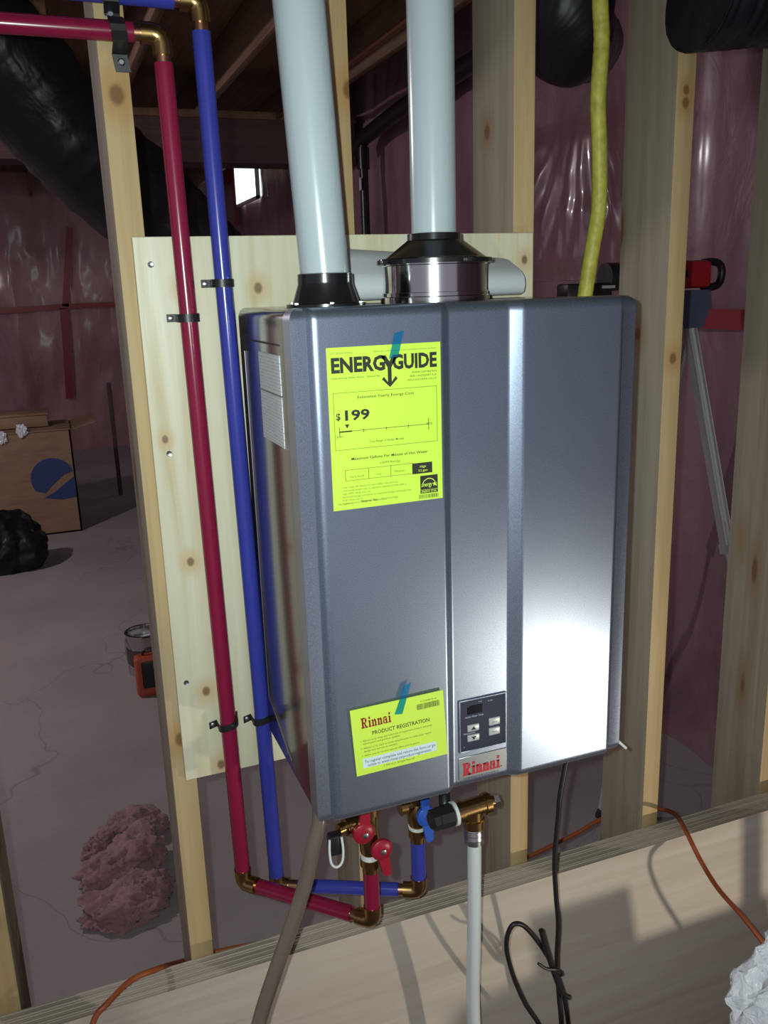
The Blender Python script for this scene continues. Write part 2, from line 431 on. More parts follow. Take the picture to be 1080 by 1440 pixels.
# ceiling: subfloor, joists, dropped beam
ceil = thing('ceiling', (0, 3, ZC), 'dark unfinished ceiling with exposed joists', kind='structure')
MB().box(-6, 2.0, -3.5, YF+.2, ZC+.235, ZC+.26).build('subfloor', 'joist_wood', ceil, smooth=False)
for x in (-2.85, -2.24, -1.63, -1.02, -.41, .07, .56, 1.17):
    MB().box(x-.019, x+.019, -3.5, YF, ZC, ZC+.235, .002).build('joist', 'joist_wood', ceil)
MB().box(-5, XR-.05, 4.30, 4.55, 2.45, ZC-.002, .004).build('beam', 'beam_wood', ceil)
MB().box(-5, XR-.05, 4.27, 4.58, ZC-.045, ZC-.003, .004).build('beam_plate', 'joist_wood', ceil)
MB().box(-.44, -.36, 1.95, 1.99, 2.36, ZC, .002).build('hanger_board', 'board_dark', ceil)

# stud wall
SP = .3047; SX = [-.3683+SP*k for k in range(-2, 6)]; YS = .012
wall_s = thing('wall_middle', (.2, YS, 0), 'open stud wall of bare lumber carrying the heater', kind='structure')
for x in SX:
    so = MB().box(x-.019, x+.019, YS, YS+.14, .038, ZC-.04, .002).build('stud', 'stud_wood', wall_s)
    so.data.materials.append(MATS['stud_wide_face'])      # the broad faces take a darker, greyer wood than the edges
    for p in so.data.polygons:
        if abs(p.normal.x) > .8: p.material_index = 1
MB().box(-2.5, XR-.05, YS, YS+.14, 0, .037, .002).build('bottom_plate', 'stud_wood', wall_s)
MB().box(-2.5, XR-.05, YS, YS+.14, ZC-.039, ZC-.002, .002).build('top_plate', 'stud_wood', wall_s)

# plywood backing board behind the heater
bb = thing('backing_board', (-.058, 0, .953), 'pale plywood board with knots screwed to the studs behind the heater', 'plywood board')
MB().box(-.3685, .2517, 0, .0115, .953, 1.7764, .0008, 1).build('board', 'plywood_face', bb)
for (x, z) in [(-.3469, 1.7401), (-.3462, 1.4773), (-.3532, 1.1192)]:
    MB().lathe((x, .001, z), (0, -1, 0), [(0, .0045), (.0015, .0045), (.0025, .0038), (.0018, .0016)], 12).build('screw', 'steel', bb)

# stack of plywood sheets leaning on the studs
LEAN = math.radians(15); TS = .0205; dirU = Vector((0, math.sin(LEAN), math.cos(LEAN))); nrm = Vector((0, -math.cos(LEAN), math.sin(LEAN)))
top_back = Vector((0, YS-.0005, .613)); LEN = (.613-.001)/math.cos(LEAN)
SHEETLAB = ['back sheet of the plywood stack leaning on the studs', 'second sheet from the studs in the leaning plywood stack', 'third sheet from the studs in the leaning plywood stack', 'front sheet of the plywood stack, its broad face lit by lamplight']
for k in range(4):
    b0 = top_back+nrm*(TS*k); x0, x1 = -1.35+.03*k, 1.42-.02*k
    dz = (0, -.004, .002, 0)[k]; ln = LEN if k < 3 else LEN
    t = thing('plywood_sheet', (0, b0.y-dirU.y*ln, 0), SHEETLAB[k], 'plywood sheet', 'leaning plywood sheets')
    c = b0+nrm*TS*.5-dirU*(ln/2)+dirU*dz*.5 + Vector(((x0+x1)/2, 0, 0)) + dirU*(TS*k*math.sin(LEAN)*0)
    # face veneers and core plies, the cut top edge shows them as bands
    h = TS*.47
    for i, (f0, f1, mt, nm) in enumerate([(-1, -.52, 'plywood_edge', 'ply'), (-.52, -.1, 'plywood_edge_dark', 'ply'), (-.1, .5, 'plywood_edge', 'ply'), (.5, 1, 'sheet_face', 'face_veneer')]):
        lo = -.0012 if mt == 'plywood_edge_dark' else 0
        MB().obox(c+nrm*h*(f0+f1)/2+dirU*lo, UX*((x1-x0)/2), nrm*h*(f1-f0)/2, dirU*(ln/2-.0005)).build(nm, mt, t, smooth=False)

# ------------------------------------------------------------------ water heater
ZT, ZB = 1.68, 1.0164
ht = thing('water_heater', (0, -.15, ZB), 'silver grey wall-mounted tankless water heater with yellow labels', 'water heater')
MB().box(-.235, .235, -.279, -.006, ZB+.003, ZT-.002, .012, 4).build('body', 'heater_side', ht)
# pressed line on the side panel
sb = MB(); sb.tube([(-.2352, -.045, ZT-.06), (-.2352, -.045, ZB+.075), (-.2352, -.17, ZB+.03)], .0012, 8); sb.build('side_rib', 'steel', ht)
sb = MB(); sb.box(-.2357, -.235, -.24, -.06, ZT-.0445, ZT-.042); sb.build('side_seam', 'seam_dark', ht, smooth=False)
# front cover: X-Y profile lofted over height, recessed centre strip
YFR = -.30; RC = .0088
prof = [(-.2355, -.262), (-.2355, -.2932), (-.2340, -.29313), (-.2180, -.2922), (-.2162, -.2921), (-.2150, -.2944), (-.2132, -.2966), (-.2112, -.2983), (-.2085, -.2995), (-.205, YFR), (-.2035, YFR),
        (-.0515, YFR), (-.0500, YFR), (-.0470, YFR+.0008), (-.0395, YFR+RC-.0008), (-.0365, YFR+RC), (-.0350, YFR+RC), (.0440, YFR+RC), (.0455, YFR+RC), (.0480, YFR+RC-.0008), (.0605, YFR+.0008), (.0640, YFR), (.0655, YFR),
        (.2055, YFR), (.207, YFR), (.2100, -.2985), (.2120, -.2960), (.2128, -.2935), (.2140, -.2928), (.2335, -.2925), (.2350, -.2922), (.2358, -.2912), (.2360, -.2895), (.2360, -.262)]
def ins(p, d):
    x, y = p; s = 1 if x > 0 else -1
    ax = min(abs(x), .2355-d) if abs(x) > .19 else abs(x)
    return (s*ax, max(y, YFR+d) if False else y+d*(1 if y < -.27 else 0))
rings = []
for (z, d) in [(ZT, .013), (ZT-.0012, .008), (ZT-.004, .004), (ZT-.008, .0013), (ZT-.013, 0), (ZT-.015, 0), (ZB+.015, 0), (ZB+.013, 0), (ZB+.008, .0013), (ZB+.004, .004), (ZB+.0012, .008), (ZB, .013)]:
    rings.append([(*ins(p, d), z) for p in prof])
mb = MB(); n = len(prof); vs = [q for rg in rings for q in rg]; fs = []
for i in range(len(rings)-1):
    for k in range(n-1): fs.append((i*n+k, i*n+k+1, (i+1)*n+k+1, (i+1)*n+k))
fs.append(tuple(range(n))); fs.append(tuple((len(rings)-1)*n+k for k in range(n)))
mb.add(vs, fs); cover = mb.build('front_cover', 'silver_grey_paint', ht, angle=50)
# gap between the right hand front panel and its rim
MB().box(.2118, .2128, -.2960, -.2930, ZB+.02, ZT-.02).build('panel_gap', 'seam_dark', cover, smooth=False)
# control panel and nameplate in the recessed strip
YP = YFR+RC
cp = MB().box(-.028, .0422, YP-.0022, YP, 1.0755, 1.1512, .0015).build('control_panel', 'control_blue', ht)
fr = MB()
for a in ((-.0292, -.0276, 1.0745, 1.1522), (.0418, .0434, 1.0745, 1.1522), (-.0292, .0434, 1.0738, 1.0757), (-.0292, .0434, 1.1508, 1.1524)): fr.box(a[0], a[1], YP-.0027, YP, a[2], a[3], .0004, 1)
fr.build('bezel', 'silver_grey_paint', cp)
MB().box(-.0175, .0058, YP-.0026, YP-.0012, 1.1302, 1.1428, .0004, 1).build('display', 'display_black', cp)
def cpx(u): return -.028+.0702*u
for (u0, u1, z0, z1) in [(.15, .405, 1.1045, 1.1145), (.15, .41, 1.0895, 1.0995), (.62, .865, 1.1068, 1.1180), (.62, .865, 1.0918, 1.1030)]:
    bt = MB().box(cpx(u0), cpx(u1), YP-.0042, YP-.001, z0, z1, .0012, 3).build('button', 'button_grey', cp)
    xm, zm = cpx((u0+u1)/2), (z0+z1)/2
    if u0 < .5:
        s = 1 if z0 > 1.1 else -1
        MB().prism([(-.004, -.0024*s), (.004, -.0024*s), (0, .0028*s)], (xm, YP-.0042, zm), UX, UZ, (0, -1, 0), .0002).build('arrow', 'control_blue', bt, smooth=False)
    else:
        mb = MB(); put_text(mb, 'On/Off' if z0 > 1.1 else 'Priority', (xm, YP-.00435, zm-.001), UX, UZ, .0019, align='CENTER'); mb.build('lettering', 'control_blue', bt, smooth=False)
mb = MB()
for s_, x, z, h in [('°F°C', -.0005, 1.1452, .0021), ('In Use', .0145, 1.1440, .0021), ('Active Water Temp', -.0205, 1.1255, .0024), ('Temperature', -.0235, 1.1009, .0024), ('E', -.023, 1.0815, .0017)]:
    put_text(mb, s_, (x, YP-.00245, z), UX, UZ, h)
mb.build('lettering', 'print_light', cp, smooth=False)['kind'] = 'stuff'
npl = MB().box(-.0305, .0450, YP-.0012, YP, ZB+.016, 1.0660, .0006, 1).build('nameplate', 'panel_strip', ht)
def slab_word(mb, o, wd, hgt):
    """the heavy slab-serif maker's name, drawn as strokes in a unit of cap height 1"""
    L = []
    def r(x0, x1, y0, y1): L.append([(x0, y0), (x1, y0), (x1, y1), (x0, y1)])
    # R
    r(.0, .50, .0, .13); r(.0, .45, .87, 1.); r(.10, .38, .13, .87)
    r(.38, .66, .88, 1.); r(.38, .66, .44, .56); r(.60, .86, .53, .91)
    L.append([(.42, .44), (.64, .44), (.90, .0), (.62, .0)]); r(.62, 1.0, .0, .12)
    x = 1.10
    def i_(x):
        r(x, x+.42, 0, .11); r(x+.08, x+.34, .11, .66); r(x, x+.30, .55, .66); r(x+.08, x+.34, .78, 1.0); return x+.50
    def n_(x):
        r(x, x+.40, 0, .11); r(x+.08, x+.32, .11, .66); r(x, x+.28, .55, .66)
        L.append([(x+.32, .48), (x+.40, .68), (x+.62, .68), (x+.72, .52), (x+.46, .48)])
        r(x+.47, x+.72, .11, .53); r(x+.42, x+.80, 0, .11); return x+.88
    def a_(x):
        r(x+.40, x+.65, .11, .52); r(x+.40, x+.76, 0, .11); r(x+.10, x+.60, .55, .68); r(x+.03, x+.22, .44, .58)
        r(x+.14, x+.42, .33, .42); r(x, x+.20, .08, .38); r(x+.10, x+.42, 0, .10); return x+.83
    x = i_(x); x = n_(x); x = n_(x); x = a_(x); x = i_(x)
    W = x-.08; o = Vector(o); k = hgt; kx = wd/W
    for p in L:
        mb.add([o+UX*(a*kx)+UZ*(b*k) for a, b in p], [tuple(range(len(p)))])
mb = MB(); slab_word(mb, (-.0245, YP-.0015, 1.0375), .0575, .0195); slab_word(mb, (-.0236, YP-.00155, 1.0375), .0575, .0195); mb.build('maker_name', 'print_red', npl, smooth=False)
mb = MB(); mb.lathe((.0360, YP-.0012, 1.0395), (0, -1, 0), [(0, .0011), (.0003, .0011)], 10)
put_text(mb, 'EXPERIENCE OUR INNOVATION', (-.0225, YP-.0015, 1.0310), UX, UZ, .0030, width=.054, bold=.004); mb.build('slogan', 'print_dark', npl, smooth=False)
# rating sticker on the side
MB().box(-.2364, -.2352, -.2390, -.132, 1.5118, 1.6245).build('rating_sticker', 'sticker_white', ht, smooth=False)
MB().box(-.2366, -.2353, -.2390, -.134, 1.5745, 1.5763).build('sticker_rule', 'print_grey', ht, smooth=False)
# little white tab at the lower right corner of the cover
MB().tube([(.222, -.287, ZB+.022), (.235, -.290, ZB+.014), (.2475, -.293, ZB+.0010)], .0022, 8).build('cable_tie_end', 'ptfe_white', ht)

# yellow energy label
YL = YFR-.0004
el = thing('energy_label', (-.1245, YL, 1.441), 'tall yellow energy guide label on the upper left of the heater front', 'label')
EX0, EX1, EZ0, EZ1 = -.1963, -.0524, 1.4415, 1.6346
MB().box(EX0, EX1, YL-.0004, YL, EZ0, EZ1).build('sheet', 'label_yellow', el, smooth=False)
YT = YL-.0006; EW, EH = EX1-EX0, EZ1-EZ0
def ep(u, v): return (EX0+EW*u, YT, EZ1-EH*v)     # u right, v down
def etext(name, string, p, size, mat='print_dark', **kw):
    m2 = MB(); put_text(m2, string, p, UX, UZ, size, **kw); return m2.build(name, mat, el, smooth=False)
hd = etext('headline', 'ENERG', ep(.035, .148), EH*.085, bold=.042, width=EW*.465)
etext('headline', 'GUIDE', ep(.565, .148), EH*.085, bold=.042, width=EW*.40)
o0 = Vector(ep(.538, .148)); aw = .0045
# the Y that turns into a downward arrow
mb = MB()
mb.add([o0+UX*a+UZ*b for a, b in [(-.0105, .0165), (-.0045, .0165), (0, .009), (.0045, .0165), (.0105, .0165), (aw*.55, .002), (-aw*.55, .002), (aw*.55, -.0150), (.0075, -.0085), (.0100, -.0115), (0, -.0212), (-.0100, -.0115), (-.0075, -.0085), (-aw*.55, -.0150)]],
       [(0, 1, 2, 6), (2, 3, 4, 5), (2, 5, 6), (6, 5, 7, 13), (7, 8, 9, 10), (13, 10, 11, 12), (7, 10, 13)])
mb.build('arrow_letter', 'print_dark', el, smooth=False)
etext('price', '199', ep(.135, .440), EH*.060, bold=.030, width=EW*.215)
etext('price', '$', ep(.058, .434), EH*.040, bold=.02)
mb = MB(); mb.add([Vector(ep(.150+a, .468+b)) for a, b in [(-.020, -.003), (.020, -.003), (0, .022)]], [(0, 1, 2)]); mb.build('pointer', 'print_dark', el, smooth=False)
etext('heading', 'Estimated Yearly Energy Cost', ep(.25, .312), .0032, bold=.006, width=EW*.50)
etext('heading', 'Maximum Gallons Per Minute of Hot Water', ep(.175, .690), .0032, bold=.012, width=EW*.69)
etext('heading', 'Natural Gas', ep(.245, .962), .0026, bold=.012, width=EW*.15)
mb = MB()
def fine(s, u, v, h, wd=None, bold=0.): put_text(mb, s, ep(u, v), UX, UZ, h, width=EW*wd if wd else None, bold=bold)
fine('U.S. Government', .03, .038, .0022, .19); fine('Federal law prohibits removal of this label before consumer purchase.', .40, .040, .0019, .56)
fine('Instantaneous Water Heater - Natural Gas', .035, .188, .0022, .42, .006)
fine('RINNAI CORPORATION', .74, .182, .0022, .22, .006); fine('REU-N2530FF-US', .72, .205, .0022, .24, .006); fine('REU-N2530FF-US-LP', .70, .228, .0022, .26, .006)
fine('$199', .055, .545, .0024, .055); fine('$226', .86, .510, .0024, .055, .01); fine('Cost Range of Similar Models', .34, .590, .0026, .31, .004)
fine('(GPM Rating)', .43, .730, .0026, .18)
fine('Very Small', .155, .800, .0024, .125); fine('Low', .395, .800, .0024, .04); fine('Medium', .555, .795, .0024, .095)
for i, s in enumerate(['Your costs will depend on your utility rates and use.', 'Cost range based only on standard capacity models with a', 'high GPM rating and use.', 'Estimated energy cost based on a national average natural gas cost', 'of $1.09 per therm.', 'Estimated yearly energy use: 182 therms.']):
    fine(s, .085, .862+.0215*i*(.95), .0021, [.50, .57, .25, .62, .18, .38][i])
for i in (0, 1, 3, 5): fine('•', .058, .862+.0204*i, .0024)
fine('P/N U287-0 -B', .045, .968, .0021, .13); fine('ftc.gov/energy', .43, .960, .0023, .15)
mb.build('fine_print', 'print_soft', el, smooth=False)['kind'] = 'stuff'
mb = MB()
def bar(u0, u1, v0, v1): mb.add([Vector(ep(u0, v0)), Vector(ep(u1, v0)), Vector(ep(u1, v1)), Vector(ep(u0, v1))], [(0, 1, 2, 3)])
t_ = .0035
bar(.04, .96, .270, .2725); bar(.04, .0435, .27, .622); bar(.9565, .96, .27, .622); bar(.04, .96, .6195, .622)
bar(.08, .88, .506, .5095); bar(.08, .086, .480, .540); bar(.876, .882, .470, .545); bar(.08, .19, .504, .513)
for u in (.29, .49, .69): bar(u, u+.005, .500, .522)
bar(.115, .72, .748, .7505); bar(.115, .72, .815, .8175)
for u in (.115, .32, .52, .718): bar(u, u+.004, .748, .8175)
mb.build('scale_lines', 'print_soft', el, smooth=False)['kind'] = 'stuff'
mb = MB(); bar(.72, .905, .752, .822)
eg0, eg1, ev0, ev1 = .79, .955, .865, .945
bar(eg0, eg1, .838, .955)
for i in range(26):
    wdt = random.uniform(.002, .005); u = .775+.19*i/26; bar(u, u+wdt, .962, .988)
mb.build('black_blocks', 'print_dark', el, smooth=False)['kind'] = 'stuff'
mb = MB()
_yt = YT; YT = YL-.0008
fine('High', .79, .783, .0026, .055, .01); fine('5.2 gpm', .775, .808, .0026, .085, .01)
fine('energy', .80, .910, .0055, .10, .012); fine('ENERGY STAR', .802, .950, .0028, .14, .012)
c = Vector(ep(.872, .925)); R1, R0 = .0098, .0090
arc = [(math.cos(a), math.sin(a)) for a in [math.pi*(.06+.88*k/14) for k in range(15)]]
mb.add([c+UX*x*R1*1.1+UZ*z*R1*1.35 for x, z in arc]+[c+UX*x*R0*1.1+UZ*z*R0*1.35 for x, z in arc], [(k, k+1, 16+k, 15+k) for k in range(14)])
c2 = Vector(ep(.925, .898)); mb.add([c2+UX*math.sin(2*math.pi*k/10)*(.0036 if k % 2 == 0 else .0015)+UZ*math.cos(2*math.pi*k/10)*(.0036 if k % 2 == 0 else .0015) for k in range(10)]+[c2], [(k, (k+1) % 10, 10) for k in range(10)])
u0 = Vector(ep(.79, .930)); mb.add([u0, u0+UX*EW*.165, u0+UX*EW*.165-UZ*.0004, u0-UZ*.0004], [(0, 1, 2, 3)])
mb.build('reversed_print', 'label_yellow', el, smooth=False)['kind'] = 'stuff'
YT = _yt
# registration card, taped on slightly tilted
rc = thing('registration_card', (-.12, YL, 1.084), 'small yellow product registration card taped on the lower left of the heater front', 'card')
RU = Vector((.1328, -.0012, .0030)).normalized(); RV = Vector((-.0062, -.002, .0955)).normalized(); RN = RU.cross(RV).normalized()
if RN.y > 0: RN = -RN
RO = Vector((-.1822, YL-.0006, 1.0815)); RW, RH = .1305, .0968
mb = MB(); mb.prism([(0, 0), (RW, 0), (RW, RH), (0, RH)], RO, RU, RV, RN, .0006)
# shear of the card follows its hanging edges
mb.build('sheet', 'card_yellow', rc, smooth=False)
def rp(u, v): return RO+RU*(RW*u)+RV*(RH*(1-v))+RN*.0009
def slab_at(u, v, wd, h, name, mat, parent):
    m2 = MB(); slab_word(m2, (0, 0, 0), wd, h); O = rp(u, v)
    m2.v = [tuple(O+RU*p[0]+RV*p[2]) for p in m2.v]; m2.build(name, mat, parent, smooth=False)
slab_at(.10, .300, RW*.315, .0150, 'maker_name', 'print_maroon', rc)
mb = MB(); put_text(mb, 'PRODUCT REGISTRATION', rp(.205, .425), RU, RV, .0055, bold=.012, width=RW*.62)
mb.build('heading', 'print_dark', rc, smooth=False)
mb = MB()
for s_, u, v, wd in [('Allows us to keep you informed of important product warranty', .10, .50, .75), ('information and product updates.', .10, .545, .40), ('Allows us to send or email attachments to make your heater', .10, .612, .74), ('design and service to needed.', .10, .66, .36), ('Allow you to receive special offers and coupons.', .10, .722, .60), ('© 2020 U.S.A. All Rights Reserved', .29, .945, .34)]:
    put_text(mb, s_, rp(u, v), RU, RV, .0026, width=RW*wd)
for v in (.50, .612, .722): put_text(mb, '•', rp(.075, v), RU, RV, .0028)
mb.build('fine_print', 'print_soft', rc, smooth=False)['kind'] = 'stuff'
mb = MB(); a = [rp(.075, .755), rp(.88, .755), rp(.88, .900), rp(.075, .900)]; mb.add(a, [(0, 1, 2, 3)]); band = mb.build('white_band', 'card_white', rc, smooth=False)
mb = MB()
for s_, u, v, wd in [('To register complete and return this form or go', .095, .825, .77), ('online to www.rinnai.us/product-registration', .125, .885, .69)]: put_text(mb, s_, rp(u, v)+RN*.0003, RU, RV, .0042, bold=.008, width=RW*wd)
mb.build('lettering', 'print_grey', band, smooth=False)['kind'] = 'stuff'
mb = MB()
for i in range(30):
    u = .70+.25*i/30; wdt = random.uniform(.003, .0065); mb.add([rp(u, .13), rp(u+wdt, .13), rp(u+wdt, .215), rp(u, .215)], [(0, 1, 2, 3)])
put_text(mb, '41 2 00000 04 36', rp(.74, .105), RU, RV, .0020, width=RW*.18)
mb.build('barcode', 'print_soft', rc, smooth=False)['kind'] = 'stuff'
def tape_piece(pts, label):
    mb = MB(); a = [Vector(p) for p in pts]; n_ = Vector((0, -.0003, 0)); mb.add(a+[p+n_ for p in a], [(0, 1, 2, 3), (7, 6, 5, 4), (0, 4, 5, 1), (1, 5, 6, 2), (2, 6, 7, 3), (3, 7, 4, 0)])
    return tag(mb.build('tape_strip', 'painter_tape', smooth=False), label, 'tape', 'blue tape strips')
yy = YL-.0012
tape_piece([(-.1115, yy, 1.6475), (-.0995, yy, 1.6500), (-.1075, yy, 1.6210), (-.1195, yy, 1.6180)], 'translucent blue tape strip over the top edge of the tall energy label')
yy = YL-.0040; y2 = YL-.0044
tape_piece([(-.1130, yy, 1.1985), (-.1035, yy, 1.2010), (-.1170, y2, 1.1590), (-.1280, y2, 1.1605)], 'translucent blue tape strip holding the small registration card')

# ------------------------------------------------------------------ vent pipes and things on top of the heater
def vertical_pipe(name, x, y, z0, z1, r, mat, label, cat, lean=0.):
    mb = MB(); mb.tube([(x, y, z0), (x+lean*(z1-z0), y, z1)], r, 40); return tag(mb.build(name, mat, base=(x, y, z0)), label, cat)
LP = (-.1587, -.19); RP = (.0054, -.16)
fl = thing('pipe_flange', (*LP, ZT), 'low black rubber flange around the left vent pipe on the heater top', 'pipe fitting')
MB().lathe((*LP, ZT-.0015), UZ, [(0, .050), (.004, .050), (.005, .042), (.028, .0345), (.030, .0345), (.040, .0342), (.041, .0308)], 40).build('collar', 'rubber_black', fl)
MB().lathe((*LP, ZT-.0028), UZ, [(0, .052), (.0014, .052)], 40).build('gasket_plate', 'silver_grey_paint', fl)
for k in range(6):
    a = 2*math.pi*(k+.35)/6; MB().lathe((LP[0]+.046*math.cos(a), LP[1]+.046*math.sin(a), ZT+.002), UZ, [(0, .0035), (.0022, .0035), (.003, .002)], 6).build('screw', 'steel', fl)
vertical_pipe('vent_pipe', LP[0], LP[1], ZT+.036, ZC, .0306, 'pvc_white', 'white plastic vent pipe rising from the low black flange, left of two', 'pipe', -.052)
ex = thing('exhaust_adapter', (*RP, ZT), 'shiny steel collar with a black tapered boot around the right vent pipe', 'pipe fitting')
MB().lathe((*RP, ZT-.002), UZ, [(0, .0735), (.008, .0735), (.009, .0715), (.0135, .0715), (.014, .0695), (.048, .0695), (.049, .071), (.051, .071)], 48).build('steel_collar', 'galvanised', ex)
boot = MB().lathe((*RP, ZT+.0485), UZ, [(0, .0775), (.0055, .0775), (.0065, .068), (.0080, .066), (.028, .0385), (.030, .036), (.038, .0355), (.039, .0306)], 48).build('boot', 'rubber_black', ex)
for k in range(4):
    a = 2*math.pi*(k+.12)/4; MB().obox((RP[0]+.0785*math.cos(a), RP[1]+.0785*math.sin(a), ZT+.0515), (.006, 0, 0), (0, .006, 0), (0, 0, .0035), .001).build('lug', 'rubber_black', boot)
vertical_pipe('vent_pipe', RP[0], RP[1], ZT+.085, ZC, .0300, 'pvc_white', 'white plastic vent pipe rising from the steel collar, right of two', 'pipe')
# folded paper manual lying behind the collar
man = thing('paper_manual', (.04, -.05, ZT), 'white paper manual curled over on the heater top behind the vent pipes', 'papers')
profL = [(-.010, .079), (-.030, .076), (-.050, .062), (-.062, .048), (-.074, .040), (-.081, .030), (-.0825, .018), (-.079, .007), (-.068, .0025), (-.020, .002)]
profR = [(-.012, .058), (-.030, .055), (-.046, .048), (-.060, .042), (-.072, .036), (-.080, .028), (-.0825, .017), (-.079, .007), (-.068, .0025), (-.020, .002)]
for j in range(3):
    off = .0042*j; vs = []; n_ = len(profL); ns = 6
    for i in range(ns+1):
        f = i/ns; x = -.112-.006*j+f*(.302+.006*j-.004*j)
        prof3 = [Vector((x, a[0]*(1-f)+b[0]*f, ZT+a[1]*(1-f)+b[1]*f)) for a, b in zip(profL, profR)]
        for k, p in enumerate(prof3):
            t = (prof3[min(k+1, n_-1)]-prof3[max(k-1, 0)]).normalized(); nn = Vector((0, -t.z, t.y)).normalized()
            if nn.y < 0 and False: nn = -nn
            q = p+nn*off; q2 = p+nn*(off+.0036); vs += [q, q2]
    fs = []; m_ = 2*n_
    for i in range(ns):
        for k in range(n_-1):
            a, b = i*m_+2*k, (i+1)*m_+2*k
            fs += [(a, a+2, b+2, b), (a+1, b+1, b+3, a+3)]
        a, b = i*m_, (i+1)*m_; fs += [(a, b, b+1, a+1)]
        a, b = i*m_+m_-2, (i+1)*m_+m_-2; fs += [(a, a+1, b+1, b)]
    for i in (0, ns):
        for k in range(n_-1):
            a = i*m_+2*k; fs.append((a, a+1, a+3, a+2))
    MB().add(vs, fs).build('page_bundle', 'paper', man, angle=50)
# yellow gas tubing
yp = [at(844, -260, Y=-.035), at(843, -120, Y=-.03), at(844, 0, Y=-.028), at(846, 60, Y=-.028), at(841, 140, Y=-.028), at(843, 210, Y=-.028), at(842, 290, Y=-.026), at(833, 350, Y=-.024), (.3385, -.022, 1.69), (.331, -.02, 1.62), (.305, -.02, 1.40), (.28, -.025, 1.20), (.262, -.04, 1.03), (.24, -.07, .972), (.19, -.12, .965), (.15, -.15, .985), (.14, -.155, 1.014)]
yp[0] = Vector((yp[1].x, -.035, ZC-.05))
pts = spline(yp, 22); rr = [.0122+.0002*math.sin(i*1.25) for i in range(len(pts))]
tag(MB().tube(pts, rr, 18).build('gas_tubing', 'yellow_jacket', base=pts[-1]), 'yellow jacketed flexible gas tubing coming down behind the heater', 'tubing')

# ------------------------------------------------------------------ water pipes
YPX = -.0185; RPX = .0122
def fillet_path(pts, r=.0, n=6): return pts
def elbow(parent, c, d1, d2, r=.0135, ln=.026, mat='brass'):
    c, d1, d2 = Vector(c), Vector(d1).normalized(), Vector(d2).normalized()
    P = [c+d1*ln, c+d1*ln*.45, c+d1*ln*.2+d2*ln*.05, c+d2*ln*.2+d1*ln*.05, c+d2*ln*.45, c+d2*ln]
    e = MB().tube(P, r, 18).build('elbow', mat, parent)
    for d in (d1, d2):
        MB().lathe(c+d*(ln-.001), d, [(0, r*.72), (.016, r*.72)], 16).build('crimp_stub', 'copper', e)
    return e
def straight(parent, a, b, mat, r=RPX, nm='pipe'):
    return MB().tube([a, b], r, 24).build(nm, mat, parent)
ZR = .757; ZBL = .735
hot = thing('hot_water_pipe', (-.2945, -.0185, ZR), 'red hot water pipe running down the board to the heater', 'pipe')
A = at(222, 47, Y=YPX-.006); A = Vector((-.310, YPX-.004, A.z)); B = Vector((-.2937, YPX, ZR)); Cc = Vector((-.1305, -.19, ZR+.003)); Dn = Vector((-.1305, -.19, .853))
elbow(hot, A, (-1, 0, 0), (B-A)); straight(hot, A+Vector((-.034, 0, 0)), Vector((-1.3, A.y, A.z+.004)), 'pex_red')
straight(hot, A+(B-A).normalized()*.034, B-(B-A).normalized()*.022, 'pex_red')
elbow(hot, B, (A-B), (Cc-B)); dd = (Cc-B).normalized(); straight(hot, B+dd*.030, Cc-dd*.036, 'pex_red')
elbow(hot, Cc, -dd, UZ); straight(hot, Cc+UZ*.026, Dn, 'pex_red')
cold = thing('cold_water_pipe', (-.2385, -.0185, ZBL), 'blue cold water pipe running down the board to the heater', 'pipe')
A2 = at(278, 6, Y=YPX-.004); A2 = Vector((-.2585, YPX-.004, A2.z+.004)); B2 = Vector((-.2385, YPX, ZBL)); C2 = Vector((-.0275, -.13, ZBL+.003)); D2 = Vector((-.0275, -.13, .836))
elbow(cold, A2, (-1, 0, 0), (B2-A2)); straight(cold, A2+Vector((-.032, 0, 0)), Vector((-1.3, A2.y, A2.z+.012)), 'pex_blue')
straight(cold, A2+(B2-A2).normalized()*.036, B2-(B2-A2).normalized()*.014, 'pex_blue')
dd = (C2-B2).normalized(); elbow(cold, B2, (A2-B2), dd, r=.0128, ln=.02); straight(cold, B2+dd*.036, C2-dd*.034, 'pex_blue', .0112); elbow(cold, C2, -dd, UZ); straight(cold, C2+UZ*.020, D2, 'pex_blue')
# service valves below the heater
def lever(parent, c, d, mat, nm='handle'):
    """disc hub and paddle facing the room (normal -Y)"""
    c, d = Vector(c), Vector(d).normalized(); s = d.cross(Vector((0, -1, 0))).normalized()
    mb = MB(); mb.lathe(c, (0, -1, 0), [(0, .0165), (.006, .0165), (.0085, .013), (.0095, .006)], 24)
    mb.prism([(-.0085, .008), (.0085, .008), (.007, .040), (.004, .046), (-.004, .046), (-.007, .040)], c, s, d, (0, -1, 0), .0065)
    h = mb.build(nm, mat, parent, angle=50)
    MB().lathe(c+Vector((0, -.0093, 0)), (0, -1, 0), [(0, .0048), (.003, .0048), (.0035, .003)], 6).build('screw', 'steel', h); return h
hv = thing('hot_service_valve', (-.1305, -.19, .85), 'brass isolation valve with red levers and relief port under the heater', 'valve')
MB().lathe((-.1305, -.19, .848), UZ, [(0, .0125), (.010, .0125), (.011, .0155), (.024, .0155), (.025, .012), (.034, .0145), (.058, .0165), (.075, .0135), (.085, .0150), (.100, .0150), (.101, .0185), (.124, .0185), (.125, .013), (.166, .013)], 24).build('valve_body', 'brass', hv)
MB().lathe((-.1305, -.19, .871), UZ, [(0, .0148), (.009, .0150)], 20).build('thread_tape', 'ptfe_white', hv)
lever(hv, (-.1205, -.2105, .897), (.18, 0, -1), 'plastic_red')
lever(hv, (-.1470, -.2105, .932), (.10, 0, 1), 'plastic_red')
